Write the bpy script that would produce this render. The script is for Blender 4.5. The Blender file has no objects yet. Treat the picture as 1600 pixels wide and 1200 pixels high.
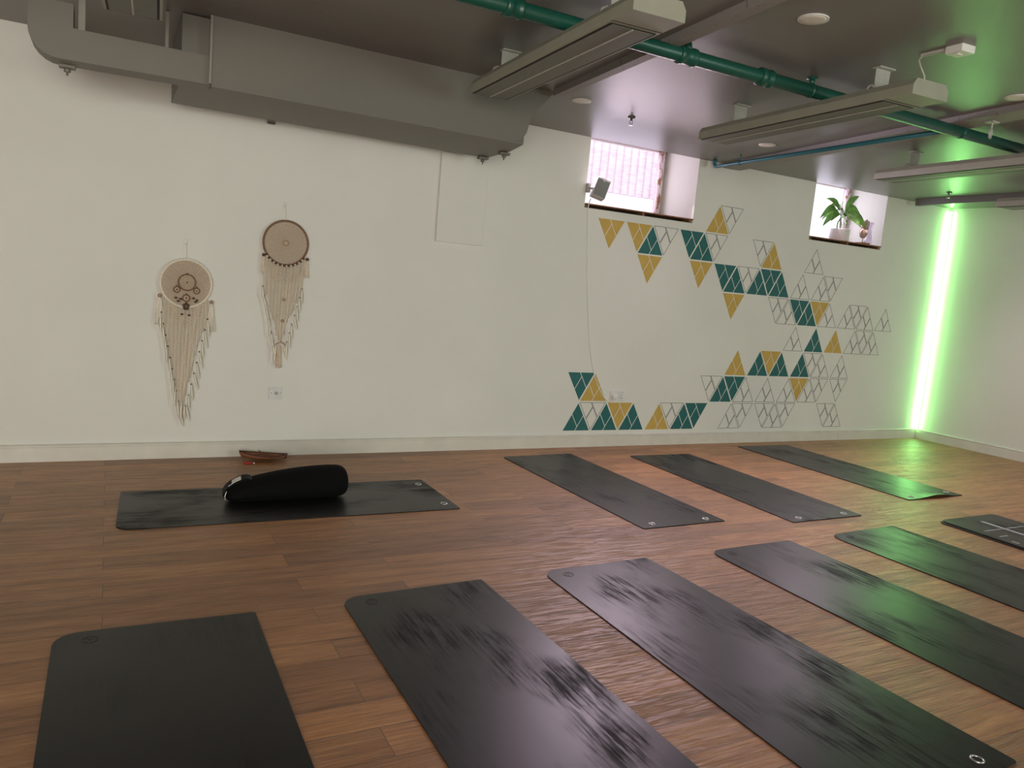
import bpy, bmesh, math, random
from mathutils import Vector, Matrix
random.seed(7)
PI = math.pi
S = bpy.context.scene
COL = S.collection

# ------------------------------------------------------------------ camera
cam_d = bpy.data.cameras.new('camera')
cam_d.sensor_fit = 'HORIZONTAL'; cam_d.sensor_width = 36.0
cam_d.lens = 36.0 * 1194.7 / 1600.0
cam_d.clip_start = 0.05; cam_d.clip_end = 60
cam = bpy.data.objects.new('camera', cam_d); COL.objects.link(cam)
R_ = Vector((0.883184, -0.460688, 0.088049)); U_ = Vector((-0.015395, 0.159153, 0.987134)); F_ = Vector((0.468774, 0.873177, -0.133469))
M = Matrix(((R_.x, U_.x, -F_.x, 0.0), (R_.y, U_.y, -F_.y, -5.595), (R_.z, U_.z, -F_.z, 1.41), (0, 0, 0, 1)))
cam.matrix_world = M
S.camera = cam
S.view_settings.view_transform = 'Standard'; S.view_settings.look = 'None'
S.view_settings.gamma = 1.0; S.view_settings.use_curve_mapping = False
S.view_settings.exposure = 0.0

# ------------------------------------------------------------------ world and lights
W = bpy.data.worlds.new('daylight'); S.world = W; W.use_nodes = True
bg = W.node_tree.nodes['Background']; bg.inputs[0].default_value = (0.95, 0.93, 1.0, 1); bg.inputs[1].default_value = 1.2

def area(name, loc, aim, sx, sy, energy, color, spread=PI):
    l = bpy.data.lights.new(name, 'AREA'); l.shape = 'RECTANGLE'; l.size = sx; l.size_y = sy
    l.energy = energy; l.color = color; l.spread = spread
    o = bpy.data.objects.new(name, l); COL.objects.link(o); o.location = loc
    o.rotation_euler = (Vector(aim) - Vector(loc)).to_track_quat('-Z', 'Y').to_euler()
    return o
# daylight entering through the two basement windows
area('window_daylight', (4.13, -0.07, 2.38), (4.13, -1.0, 1.60), 1.10, 0.34, 34, (1.0, 0.78, 0.93), math.radians(125))
area('window_daylight', (6.79, -0.07, 2.38), (6.79, -1.0, 1.60), 0.98, 0.34, 18, (1.0, 0.77, 0.94), math.radians(120))
# soft daylight straight through the panes onto the reveals
area('pane_daylight', (4.13, 0.50, 2.44), (4.13, -1.0, 2.44), 1.06, 0.60, 3.6, (0.88, 0.76, 1.0))
area('pane_daylight', (6.79, 0.50, 2.44), (6.79, -1.0, 2.44), 0.96, 0.60, 4.0, (0.84, 0.77, 1.0))
# daylight falling down the light wells outside
area('well_daylight', (4.4, 1.05, 3.9), (4.4, 1.05, 0), 2.2, 0.8, 30, (1.0, 0.88, 0.97))
# added warm fill behind the camera, standing in for light from behind left
area('entrance_daylight', (-1.2, -8.9, 1.5), (-0.2, 0, 1.3), 3.0, 2.2, 240, (1.0, 0.955, 0.85))
# second fill added behind the camera at right, to cool the right wall
area('side_daylight', (6.0, -8.9, 1.6), (5.6, 0, 1.4), 2.4, 1.8, 108, (0.80, 1.0, 0.88))

# ------------------------------------------------------------------ materials
def lin(c):
    return tuple(((v / 255) / 12.92 if v / 255 <= 0.04045 else ((v / 255 + 0.055) / 1.055) ** 2.4) for v in c)
class NT:
    def __init__(s, name):
        s.m = bpy.data.materials.new(name); s.m.use_nodes = True
        s.t = s.m.node_tree; s.b = s.t.nodes['Principled BSDF']; s.out = s.t.nodes['Material Output']
    def n(s, kind, **kw):
        x = s.t.nodes.new(kind)
        for k, v in kw.items():
            if k in x.inputs.keys() if isinstance(k, str) else False: x.inputs[k].default_value = v
            else: setattr(x, k, v)
        return x
    def l(s, a, b): s.t.links.new(a, b)
    def coord(s, scale=(1, 1, 1), which='Object', loc=(0, 0, 0)):
        tc = s.n('ShaderNodeTexCoord'); mp = s.n('ShaderNodeMapping')
        mp.inputs['Scale'].default_value = scale; mp.inputs['Location'].default_value = loc
        s.l(tc.outputs[which], mp.inputs['Vector']); return mp.outputs['Vector']
    def noise(s, vec, scale, detail=4, rough=0.55):
        x = s.n('ShaderNodeTexNoise'); x.inputs['Scale'].default_value = scale; x.inputs['Detail'].default_value = detail
        x.inputs['Roughness'].default_value = rough; s.l(vec, x.inputs['Vector']); return x.outputs['Fac']
    def ramp(s, fac, stops):
        x = s.n('ShaderNodeValToRGB'); e = x.color_ramp.elements
        while len(e) < len(stops): e.new(0.5)
        for i, (p, c) in enumerate(stops): e[i].position = p; e[i].color = (*c, 1) if len(c) == 3 else c
        s.l(fac, x.inputs['Fac']); return x.outputs['Color']
    def mix(s, f, a, b, mode='MIX'):
        x = s.n('ShaderNodeMix', data_type='RGBA', blend_type=mode)
        for k, v in ((0, f), (6, a), (7, b)):
            if hasattr(v, 'is_output') or isinstance(v, bpy.types.NodeSocket): s.l(v, x.inputs[k])
            elif k == 0: x.inputs[0].default_value = v
            else: x.inputs[k].default_value = (*v, 1)
        return x.outputs[2]
    def bump(s, h, strength, dist):
        x = s.n('ShaderNodeBump'); x.inputs['Strength'].default_value = strength; x.inputs['Distance'].default_value = dist
        s.l(h, x.inputs['Height']); s.l(x.outputs['Normal'], s.b.inputs['Normal']); return x
    def set(s, **kw):
        for k, v in kw.items():
            i = s.b.inputs[k.replace('_', ' ')]
            if isinstance(v, bpy.types.NodeSocket): s.l(v, i)
            elif isinstance(v, tuple) and len(v) == 3: i.default_value = (*v, 1)
            else: i.default_value = v
        return s.m

def plain(name, c, rough=0.5, metallic=0.0, var=0.06, scale=30, bump=0.0):
    t = NT(name); v = t.coord(); n = t.noise(v, scale)
    lo = tuple(x * (1 - var) for x in c); hi = tuple(min(1, x * (1 + var)) for x in c)
    t.set(Base_Color=t.ramp(n, [(0.3, lo), (0.7, hi)]), Roughness=rough, Metallic=metallic)
    if bump: t.bump(n, bump, 0.002)
    return t.m

def m_plaster(name, c, bs=0.25, rough=0.75, var=0.03):
    t = NT(name); v = t.coord()
    big = t.noise(v, 1.3, 5); fine = t.noise(v, 60, 3); mid = t.noise(v, 9, 4)
    col = t.ramp(big, [(0.3, tuple(x * (1 - var) for x in c)), (0.7, tuple(min(1, x * (1 + var)) for x in c))])
    t.set(Base_Color=col, Roughness=rough)
    h = t.n('ShaderNodeMath', operation='MULTIPLY_ADD'); t.l(mid, h.inputs[0]); h.inputs[1].default_value = 2.5; t.l(fine, h.inputs[2])
    t.bump(h.outputs[0], bs, 0.002)
    return t.m

def m_floor():
    t = NT('wood_plank'); v = t.coord()
    br = t.n('ShaderNodeTexBrick', offset=0.37, offset_frequency=2, squash=1.0)
    br.inputs['Scale'].default_value = 1.0; br.inputs['Brick Width'].default_value = 1.22; br.inputs['Row Height'].default_value = 0.152
    br.inputs['Mortar Size'].default_value = 0.0012; br.inputs['Mortar Smooth'].default_value = 0.2
    br.inputs['Color1'].default_value = (0, 0, 0, 1); br.inputs['Color2'].default_value = (1, 1, 1, 1); br.inputs['Mortar'].default_value = (0.5, 0.5, 0.5, 1)
    t.l(v, br.inputs['Vector'])
    # shift the grain of each plank
    add = t.n('ShaderNodeVectorMath', operation='MULTIPLY_ADD'); t.l(br.outputs['Color'], add.inputs[0]); add.inputs[1].default_value = (7, 3, 5); t.l(v, add.inputs[2])
    mp = t.n('ShaderNodeMapping'); mp.inputs['Scale'].default_value = (1.1, 11, 1); t.l(add.outputs[0], mp.inputs['Vector'])
    g1 = t.noise(mp.outputs['Vector'], 2.2, 7, 0.62)
    mp2 = t.n('ShaderNodeMapping'); mp2.inputs['Scale'].default_value = (2.2, 40, 1); t.l(add.outputs[0], mp2.inputs['Vector'])
    g2 = t.noise(mp2.outputs['Vector'], 3.0, 5, 0.6)
    base = t.ramp(g1, [(0.28, (0.215, 0.088, 0.031)), (0.45, (0.365, 0.165, 0.060)), (0.60, (0.45, 0.214, 0.083)), (0.78, (0.53, 0.272, 0.119))])
    tone = t.ramp(br.outputs['Color'], [(0.0, (0.74, 0.70, 0.68)), (0.5, (0.95, 0.94, 0.92)), (1.0, (1.15, 1.12, 1.08))])
    c = t.mix(1.0, base, tone, 'MULTIPLY')
    fine = t.ramp(g2, [(0.35, (0.72, 0.70, 0.68)), (0.62, (1.06, 1.06, 1.06))])
    c = t.mix(0.75, c, fine, 'MULTIPLY')
    c = t.mix(br.outputs['Fac'], c, (0.06, 0.028, 0.013))
    rr = t.ramp(g2, [(0.3, (0.48,) * 3), (0.7, (0.33,) * 3)])
    t.set(Base_Color=c, Roughness=rr, Specular_IOR_Level=0.85)
    mp3 = t.n('ShaderNodeMapping'); mp3.inputs['Scale'].default_value = (3.4, 62, 1); t.l(add.outputs[0], mp3.inputs['Vector'])
    wv0 = t.noise(mp3.outputs['Vector'], 1.6, 5, 0.6)
    wv = t.ramp(wv0, [(0.36, (0, 0, 0)), (0.50, (0.75,) * 3), (0.70, (1, 1, 1))])
    hh = t.n('ShaderNodeMath', operation='MULTIPLY_ADD'); t.l(br.outputs['Fac'], hh.inputs[0]); hh.inputs[1].default_value = -0.8; t.l(wv, hh.inputs[2])
    t.bump(hh.outputs[0], 0.75, 0.0035)
    return t.m

def m_mat(name='mat_rubber', dark=1.0, worn=1.0):
    t = NT(name); tc = t.n('ShaderNodeTexCoord'); oi = t.n('ShaderNodeObjectInfo')
    add = t.n('ShaderNodeVectorMath', operation='MULTIPLY_ADD')
    cmb = t.n('ShaderNodeCombineXYZ'); t.l(oi.outputs['Random'], cmb.inputs[0]); t.l(oi.outputs['Random'], cmb.inputs[1])
    t.l(cmb.outputs[0], add.inputs[0]); add.inputs[1].default_value = (13, 29, 0); t.l(tc.outputs['Object'], add.inputs[2])
    def mp(sc):
        x = t.n('ShaderNodeMapping'); x.inputs['Scale'].default_value = sc; t.l(add.outputs[0], x.inputs['Vector']); return x.outputs['Vector']
    streak = t.noise(mp((42, 2.4, 1)), 1.5, 5, 0.6)
    blot = t.noise(mp((7, 2.2, 1)), 1.6, 5, 0.65)
    cloud = t.noise(mp((1.6, 1, 1)), 1.7, 3, 0.5)
    fine = t.noise(mp((1, 1, 1)), 260, 2)
    cl = t.ramp(cloud, [(0.45, (0.03 * worn,) * 3), (0.68, (worn,) * 3)])
    st = t.ramp(streak, [(0.36, (1.0,) * 3), (0.56, (0.0,) * 3)])
    bl = t.ramp(blot, [(0.34, (1.0,) * 3), (0.58, (0.0,) * 3)])
    k1 = t.mix(1.0, st, bl, 'ADD'); wear = t.mix(1.0, k1, cl, 'MULTIPLY')
    c = t.ramp(wear, [(0.0, (0.0115 * dark, 0.0115 * dark, 0.0122 * dark)), (0.5, (0.007 * dark, 0.0072 * dark, 0.0076 * dark)), (1.0, (0.003 * dark, 0.0031 * dark, 0.0033 * dark))])
    r = t.ramp(wear, [(0.0, (0.36,) * 3), (0.45, (0.46,) * 3), (1.0, (0.66,) * 3)])
    sp_ = t.ramp(wear, [(0.0, (0.41,) * 3), (1.0, (0.24,) * 3)])
    t.set(Base_Color=c, Roughness=r, Specular_IOR_Level=sp_)
    t.bump(fine, 0.12, 0.001)
    return t.m

def m_emit(name, c, s):
    t = NT(name); t.set(Base_Color=(0.8, 0.8, 0.8), Emission_Color=c, Emission_Strength=s, Roughness=0.4); return t.m

def m_glass(name, tint=(1, 1, 1), rough=0.02, refl=0.10):
    t = NT(name); tr = t.n('ShaderNodeBsdfTransparent'); gl = t.n('ShaderNodeBsdfGlossy'); mx = t.n('ShaderNodeMixShader'); fr = t.n('ShaderNodeFresnel')
    n = t.noise(t.coord(), 40); tr.inputs[0].default_value = (*tint, 1); gl.inputs['Roughness'].default_value = rough
    rc = t.ramp(n, [(0.4, (0.95,) * 3), (0.6, (1.0,) * 3)]); t.l(rc, gl.inputs['Color'])
    fr.inputs['IOR'].default_value = 1.45
    mu = t.n('ShaderNodeMath', operation='MULTIPLY'); t.l(fr.outputs[0], mu.inputs[0]); mu.inputs[1].default_value = 0.4
    t.l(mu.outputs[0], mx.inputs[0]); t.l(tr.outputs[0], mx.inputs[1]); t.l(gl.outputs[0], mx.inputs[2]); t.l(mx.outputs[0], t.out.inputs['Surface'])
    t.t.nodes.remove(t.b)
    return t.m

def m_frosted(name):
    t = NT(name); v = t.coord(); n = t.noise(v, 26, 4, 0.7); n2 = t.noise(v, 4, 2)
    c = t.ramp(n, [(0.40, (0.86, 0.88, 0.98)), (0.52, (1.0, 0.97, 1.0))]); c = t.mix(0.3, c, t.ramp(n2, [(0.4, (0.88, 0.90, 1.0)), (0.6, (1, 1, 1))]), 'MULTIPLY')
    t.set(Base_Color=(0.6, 0.6, 0.62), Roughness=0.5, Emission_Color=c, Emission_Strength=1.02); return t.m

def m_boards(name):
    t = NT(name); v = t.coord((1, 1, 1)); wv = t.n('ShaderNodeTexWave', wave_type='BANDS', bands_direction='X')
    wv.inputs['Scale'].default_value = 3.2; wv.inputs['Distortion'].default_value = 0.4; wv.inputs['Detail'].default_value = 2; t.l(v, wv.inputs['Vector'])
    n = t.noise(t.coord((4, 4, 14)), 3)
    c = t.ramp(wv.outputs['Fac'], [(0.0, (0.56, 0.50, 0.56)), (0.12, (0.80, 0.68, 0.77)), (1.0, (0.86, 0.74, 0.82))])
    c = t.mix(0.35, c, t.ramp(n, [(0.35, (0.6, 0.5, 0.55)), (0.55, (1, 1, 1))]), 'MULTIPLY')
    t.set(Base_Color=c, Roughness=0.8); t.bump(wv.outputs['Fac'], 0.4, 0.01); return t.m

def m_peel(name, c, c2, thr=0.52):
    t = NT(name); n = t.noise(t.coord((14, 14, 5)), 2.0, 8, 0.7)
    col = t.ramp(n, [(thr - 0.03, c2), (thr + 0.02, c)]); t.set(Base_Color=col, Roughness=0.6); t.bump(n, 0.3, 0.003); return t.m

MAT = {}
MAT['wall'] = m_plaster('white_wall_paint', (0.75, 0.745, 0.70), 0.22, 0.7)
MAT['reveal'] = m_plaster('reveal_paint', (0.82, 0.80, 0.80), 0.1, 0.7)
MAT['ceiling'] = m_plaster('taupe_ceiling_paint', (0.185, 0.178, 0.165), 0.10, 0.38, 0.05)
MAT['duct'] = m_plaster('taupe_duct_paint', (0.155, 0.143, 0.122), 0.08, 0.5, 0.04)
MAT['floor'] = m_floor()
MAT['skirting'] = plain('skirting_gloss', (0.70, 0.67, 0.61), 0.35, scale=6)
MAT['mat'] = m_mat()
MAT['mat_dark'] = m_mat('mat_rubber_dark', 0.5, 0.25)
MAT['eyelet'] = plain('eyelet_steel', (0.62, 0.62, 0.60), 0.3, 0.9)
MAT['emboss'] = plain('embossed_rubber', (0.012, 0.012, 0.013), 0.6)
MAT['line'] = plain('mat_line_print', (0.42, 0.45, 0.47), 0.6)
MAT['yellow'] = plain('mustard_paint', (0.56, 0.37, 0.085), 0.6, scale=12)
MAT['teal'] = plain('teal_paint', (0.012, 0.125, 0.125), 0.5, scale=12)
MAT['pen'] = plain('black_pen_line', (0.045, 0.045, 0.045), 0.6)
MAT['pipe'] = plain('green_pipe_paint', (0.008, 0.078, 0.055), 0.35, scale=20)
MAT['conduit'] = plain('teal_conduit_paint', (0.030, 0.150, 0.190), 0.28, scale=20)
MAT['heater'] = plain('heater_enamel', (0.31, 0.31, 0.25), 0.45, scale=8)
MAT['heater_panel'] = plain('heater_panel_enamel', (0.15, 0.152, 0.13), 0.55, scale=40, bump=0.2)
MAT['heater_line'] = plain('heater_ridge', (0.46, 0.45, 0.40), 0.5)
MAT['gap'] = plain('dark_gap', (0.012, 0.012, 0.011), 0.8)
MAT['bracket'] = plain('bracket_steel', (0.42, 0.41, 0.37), 0.45, 0.2)
MAT['white_plastic'] = plain('white_plastic', (0.76, 0.75, 0.72), 0.4, scale=10)
MAT['grey_plastic'] = plain('socket_plastic', (0.70, 0.69, 0.68), 0.4)
MAT['grille'] = plain('speaker_grille', (0.20, 0.21, 0.20), 0.6, scale=300, bump=0.4)
MAT['speaker'] = plain('speaker_shell', (0.46, 0.45, 0.44), 0.45)
MAT['dark_wood'] = plain('dark_sill_wood', (0.040, 0.020, 0.020), 0.45, scale=25)
MAT['brown_wood'] = plain('brown_sill_wood', (0.20, 0.095, 0.045), 0.5, scale=25, var=0.3)
MAT['post'] = m_peel('peeling_frame_paint', (0.80, 0.68, 0.72), (0.34, 0.16, 0.08), 0.47)
MAT['frame'] = plain('white_frame_paint', (0.80, 0.74, 0.77), 0.5)
MAT['beam'] = m_peel('peeling_beam_paint', (0.27, 0.255, 0.25), (0.14, 0.12, 0.11), 0.38)
MAT['strip'] = plain('taupe_strip_paint', (0.25, 0.235, 0.205), 0.5)
MAT['frosted'] = m_frosted('sunlit_frosted_glass')
MAT['glass'] = m_glass('window_glass')
MAT['vase_glass'] = m_glass('vase_glass', (0.90, 0.88, 0.92))
MAT['well'] = m_boards('well_boards')
MAT['well_floor'] = plain('well_concrete', (0.86, 0.84, 0.88), 0.8)
MAT['led'] = m_emit('green_led', (0.31, 1.0, 0.255), 37.0)
MAT['alu'] = plain('led_channel', (0.55, 0.56, 0.55), 0.35, 0.6)
MAT['lamp_off'] = plain('downlight_lens', (0.80, 0.76, 0.70), 0.4)
MAT['chrome'] = plain('sprinkler_metal', (0.22, 0.21, 0.20), 0.3, 0.8)
MAT['rope'] = plain('cotton_rope', (0.72, 0.60, 0.47), 0.9, var=0.15, scale=120)
MAT['cream'] = plain('cream_cotton', (0.80, 0.73, 0.62), 0.9, var=0.1, scale=120)
MAT['lace'] = plain('crochet_cotton', (0.66, 0.52, 0.395), 0.95, var=0.22, scale=150)
MAT['lace_dark'] = plain('crochet_thread_brown', (0.40, 0.29, 0.20), 0.95, var=0.15, scale=150)
MAT['hoop_brown'] = plain('brown_wrapped_hoop', (0.21, 0.115, 0.065), 0.8, var=0.35, scale=90, bump=0.4)
MAT['bead'] = plain('dark_wooden_bead', (0.085, 0.042, 0.022), 0.45)
MAT['bead_light'] = plain('light_wooden_bead', (0.36, 0.22, 0.13), 0.5)
MAT['feather'] = plain('cream_feather', (0.84, 0.77, 0.66), 0.9, scale=60)
MAT['black_fabric'] = plain('black_bolster_cloth', (0.0022, 0.0022, 0.0026), 0.9, var=0.3, scale=200, bump=0.3)
MAT['black_fabric'].node_tree.nodes['Principled BSDF'].inputs['Specular IOR Level'].default_value = 0.18
MAT['strap'] = plain('black_webbing', (0.004, 0.004, 0.005), 0.7)
MAT['label'] = plain('white_cloth_label', (0.62, 0.60, 0.55), 0.8)
MAT['boat'] = plain('reddish_wood', (0.26, 0.105, 0.050), 0.55, var=0.35, scale=18)
MAT['boat_dark'] = plain('dark_red_wood', (0.075, 0.018, 0.012), 0.5, scale=18)
MAT['red'] = plain('red_plastic', (0.42, 0.025, 0.018), 0.3)
MAT['leaf'] = plain('glossy_leaf', (0.17, 0.36, 0.08), 0.4, var=0.5, scale=14)
MAT['stem'] = plain('green_stem', (0.12, 0.20, 0.09), 0.6)
MAT['soil'] = plain('potting_soil', (0.05, 0.035, 0.025), 0.95, var=0.4, scale=60)
MAT['pot'] = plain('white_ceramic', (0.74, 0.68, 0.72), 0.35)
MAT['hand'] = plain('carved_wood', (0.36, 0.26, 0.20), 0.6, var=0.25, scale=30)
MAT['brass'] = plain('dark_brass', (0.20, 0.12, 0.06), 0.4, 0.7)

# ------------------------------------------------------------------ mesh helpers
class MB:
    def __init__(s): s.bm = bmesh.new()
    def face(s, pts): return s.bm.faces.new([s.bm.verts.new(p) for p in pts])
    def box(s, c, d, rot=None, bevel=0.0):
        r = bmesh.ops.create_cube(s.bm, size=1.0)['verts']
        for v in r: v.co = Vector((v.co.x * d[0], v.co.y * d[1], v.co.z * d[2]))
        if bevel:
            es = list({e for v in r for e in v.link_edges})
            q = bmesh.ops.bevel(s.bm, geom=es, offset=bevel, segments=2, affect='EDGES', profile=0.5)
            r = list({v for f in q['faces'] for v in f.verts} | {v for v in r if v.is_valid})
        m = Matrix.Translation(Vector(c)) @ (rot.to_4x4() if rot is not None else Matrix())
        for v in r: v.co = m @ v.co
        return s
    def prism(s, poly, axis_fn, a, b):
        # poly 2-D points; axis_fn(u, v, w) -> 3-D
        n = len(poly)
        A = [s.bm.verts.new(axis_fn(u, v, a)) for u, v in poly]; B = [s.bm.verts.new(axis_fn(u, v, b)) for u, v in poly]
        s.bm.faces.new(A); s.bm.faces.new(B[::-1])
        for i in range(n): s.bm.faces.new((A[i], B[i], B[(i + 1) % n], A[(i + 1) % n]))
        return s
    def tube(s, pts, r, seg=8, closed=False, cap=True):
        pts = [Vector(p) for p in pts]; n = len(pts); rings = []
        prev = None
        for i, p in enumerate(pts):
            if closed: d = pts[(i + 1) % n] - pts[i - 1]
            else: d = pts[min(i + 1, n - 1)] - pts[max(i - 1, 0)]
            if d.length < 1e-9: d = Vector((0, 0, 1))
            d.normalize()
            if prev is None:
                ref = Vector((0, 0, 1)) if abs(d.z) < 0.9 else Vector((1, 0, 0)); a = d.cross(ref).normalized()
            else:
                a = prev - d * prev.dot(d)
                a = a.normalized() if a.length > 1e-6 else d.orthogonal().normalized()
            prev = a; b = d.cross(a)
            rr = r[i] if isinstance(r, (list, tuple)) else r
            rings.append([s.bm.verts.new(p + (a * math.cos(t) + b * math.sin(t)) * rr) for t in [2 * PI * k / seg for k in range(seg)]])
        m = n if closed else n - 1
        for i in range(m):
            A, B = rings[i], rings[(i + 1) % n]
            for k in range(seg): s.bm.faces.new((A[k], A[(k + 1) % seg], B[(k + 1) % seg], B[k]))
        if not closed and cap: s.bm.faces.new(rings[0][::-1]); s.bm.faces.new(rings[-1])
        return s
    def lathe(s, prof, c, seg=24, axis='z'):
        c = Vector(c); rings = []
        def P(r, h, t):
            x, y = r * math.cos(t), r * math.sin(t)
            return c + (Vector((x, y, h)) if axis == 'z' else Vector((h, x, y)) if axis == 'x' else Vector((x, h, y)))
        for r, h in prof:
            rings.append([s.bm.verts.new(P(max(r, 1e-5), h, 2 * PI * k / seg)) for k in range(seg)])
        for A, B in zip(rings, rings[1:]):
            for k in range(seg): s.bm.faces.new((A[k], A[(k + 1) % seg], B[(k + 1) % seg], B[k]))
        s.bm.faces.new(rings[0][::-1]); s.bm.faces.new(rings[-1])
        return s
    def ball(s, c, r, sc=(1, 1, 1), seg=10):
        q = bmesh.ops.create_uvsphere(s.bm, u_segments=seg, v_segments=max(6, seg // 2 + 2), radius=r)['verts']
        for v in q: v.co = Vector((v.co.x * sc[0], v.co.y * sc[1], v.co.z * sc[2])) + Vector(c)
        return s
    def build(s, name, mat, parent=None, smooth=False, mods=None):
        bmesh.ops.recalc_face_normals(s.bm, faces=s.bm.faces)
        me = bpy.data.meshes.new(name); s.bm.to_mesh(me); s.bm.free()
        o = bpy.data.objects.new(name, me); COL.objects.link(o)
        me.materials.append(MAT[mat] if isinstance(mat, str) else mat)
        if smooth:
            for p in me.polygons: p.use_smooth = True
        if parent is not None:
            o.parent = parent; o.matrix_parent_inverse = Matrix.Translation(-Vector(parent.location)) if parent.rotation_euler[:] == (0, 0, 0) else (Matrix.Translation(Vector(parent.location)) @ parent.rotation_euler.to_matrix().to_4x4()).inverted()
        return o
# parts are written in world coordinates unless the builder says «local»

def empty(name, loc, label, cat, group=None, rz=0.0):
    o = bpy.data.objects.new(name, None); COL.objects.link(o); o.empty_display_size = 0.1
    o.location = loc; o.rotation_euler = (0, 0, rz)
    return tag(o, label, cat, group)
def tag(o, label=None, cat=None, group=None, kind=None):
    if label: o['label'] = label
    if cat: o['category'] = cat
    if group: o['group'] = group
    if kind: o['kind'] = kind
    return o
def local(o, parent):
    o.parent = parent; o.matrix_parent_inverse = Matrix(); return o
def struct(name, mb, mat, label=None, parent=None):
    o = mb.build(name, mat, parent)
    if parent is None: o['kind'] = 'structure'
    if label: o['label'] = label
    return o

# ------------------------------------------------------------------ room shell
H = 2.65
XL, YR = -3.2, -9.2
XC, SK = 8.43, 0.089                      # back right corner, slant of the right wall
def xr(y): return XC - SK * y
W1 = (3.545, 4.725, 2.075, 2.80); W2 = (6.245, 7.338, 2.085, 2.80)
T = 0.56                                   # thickness of the back wall
mb = MB(); mb.prism([(XL, YR), (xr(YR), YR), (XC, 0.0), (XL, 0.0)], lambda u, v, w: (u, v, w), -0.12, 0.0)
struct('floor', mb, 'floor', 'brown wood plank floor')
mb = MB(); mb.prism([(XL, YR), (xr(YR), YR), (XC, -0.001), (XL, -0.001)], lambda u, v, w: (u, v, w), H, H + 0.14)
struct('ceiling', mb, 'ceiling', 'grey taupe painted ceiling')
mb = MB()
xs = [XL - 0.2, W1[0], W1[1], W2[0], W2[1], XC + 0.35]
for i in range(5):
    x0, x1 = xs[i], xs[i + 1]
    if i in (1, 3):
        w = W1 if i == 1 else W2
        mb.box(((x0 + x1) / 2, T / 2, w[2] / 2 - 0.06), (x1 - x0, T, w[2] + 0.12))
        mb.box(((x0 + x1) / 2, T / 2, w[3] + 0.15), (x1 - x0, T, 0.30))
    else:
        mb.box(((x0 + x1) / 2, T / 2, 1.49), (x1 - x0, T, 3.22))
struct('wall_back', mb, 'wall', 'white plaster back wall')
mb = MB(); mb.prism([(XC, 0), (xr(YR), YR), (xr(YR) + 0.2, YR), (XC + 0.2, 0.0)], lambda u, v, w: (u, v, w), -0.12, H + 0.14)
struct('wall_right', mb, 'wall', 'white plaster right wall')
struct('wall_left', MB().box((XL - 0.1, YR / 2, 1.3), (0.2, -YR, 2.9)), 'wall')
struct('wall_rear', MB().box((3.2, YR - 0.1, 1.3), (13.2, 0.2, 2.9)), 'wall')
# baseboards: chamfered top bead over a flat face
prof = [(0, 0), (0.018, 0), (0.018, 0.088), (0.013, 0.094), (0.020, 0.098), (0.020, 0.106), (0.006, 0.112), (0, 0.112)]
mb = MB(); mb.prism(prof, lambda u, v, w: (w, -u, v), XL, 7.085)
mb.prism(prof, lambda u, v, w: (w, -u, v), 7.088, XC - 0.012)
struct('baseboard_back', mb, 'skirting', 'white baseboard along the back wall')
dv = Vector((SK, -1, 0)).normalized(); nv = Vector((-1, -SK, 0)).normalized()
mb = MB(); mb.prism(prof, lambda u, v, w: tuple(Vector((XC, 0, 0)) + dv * w + nv * u + Vector((0, 0, v))), 0.022, 9.1)
struct('baseboard_right', mb, 'skirting', 'white baseboard along the right wall')

# unseen door and window with glowing panes, added to account for the rear fills
for nm, xc, zc, w_, h_, n_ in (('door_1', -1.2, 1.25, 3.2, 2.46, 3), ('window_3', 6.0, 1.6, 2.6, 2.0, 2)):
    root = bpy.data.objects.new(nm, None); COL.objects.link(root); root.location = (xc, YR, zc - h_ / 2); root['kind'] = 'structure'
    f = MB()
    for k in range(n_ + 1): f.box((xc - w_ / 2 + w_ * k / n_, YR + 0.03, zc), (0.07, 0.06, h_))
    for zz in (zc - h_ / 2 + 0.035, zc + h_ / 2 - 0.035): f.box((xc, YR + 0.03, zz), (w_, 0.055, 0.07))
    f.build('glazing_frame', 'frame', root); MB().box((xc, YR + 0.02, zc), (w_, 0.012, h_ - 0.02)).build('glass_pane', 'frosted', root)

# downstand strips on the ceiling
def skewbox(name, p0, p1, w, z0, z1, mat, label):
    p0, p1 = Vector((*p0, 0)), Vector((*p1, 0)); d = (p1 - p0).normalized(); s_ = Vector((-d.y, d.x, 0)) * w / 2
    poly = [(p0 + s_)[:2], (p1 + s_)[:2], (p1 - s_)[:2], (p0 - s_)[:2]]
    return struct(name, MB().prism(poly, lambda u, v, q: (u, v, q), z0, z1), mat, label)
skewbox('trim_1', (2.545, -1.12), (1.975, -7.0), 0.06, 2.608, H + 0.01, 'beam', 'shallow ceiling beam beside the leftmost hanging heater')
skewbox('trim_2', (5.105, -0.002), (3.95, -7.0), 0.19, 2.612, H + 0.01, 'beam', 'shallow ceiling beam with peeling paint')
skewbox('trim_3', (7.66, -0.12), (7.50, -4.0), 0.05, 2.585, H + 0.01, 'ceiling', 'narrow grey track on the ceiling near the corner')

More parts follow.
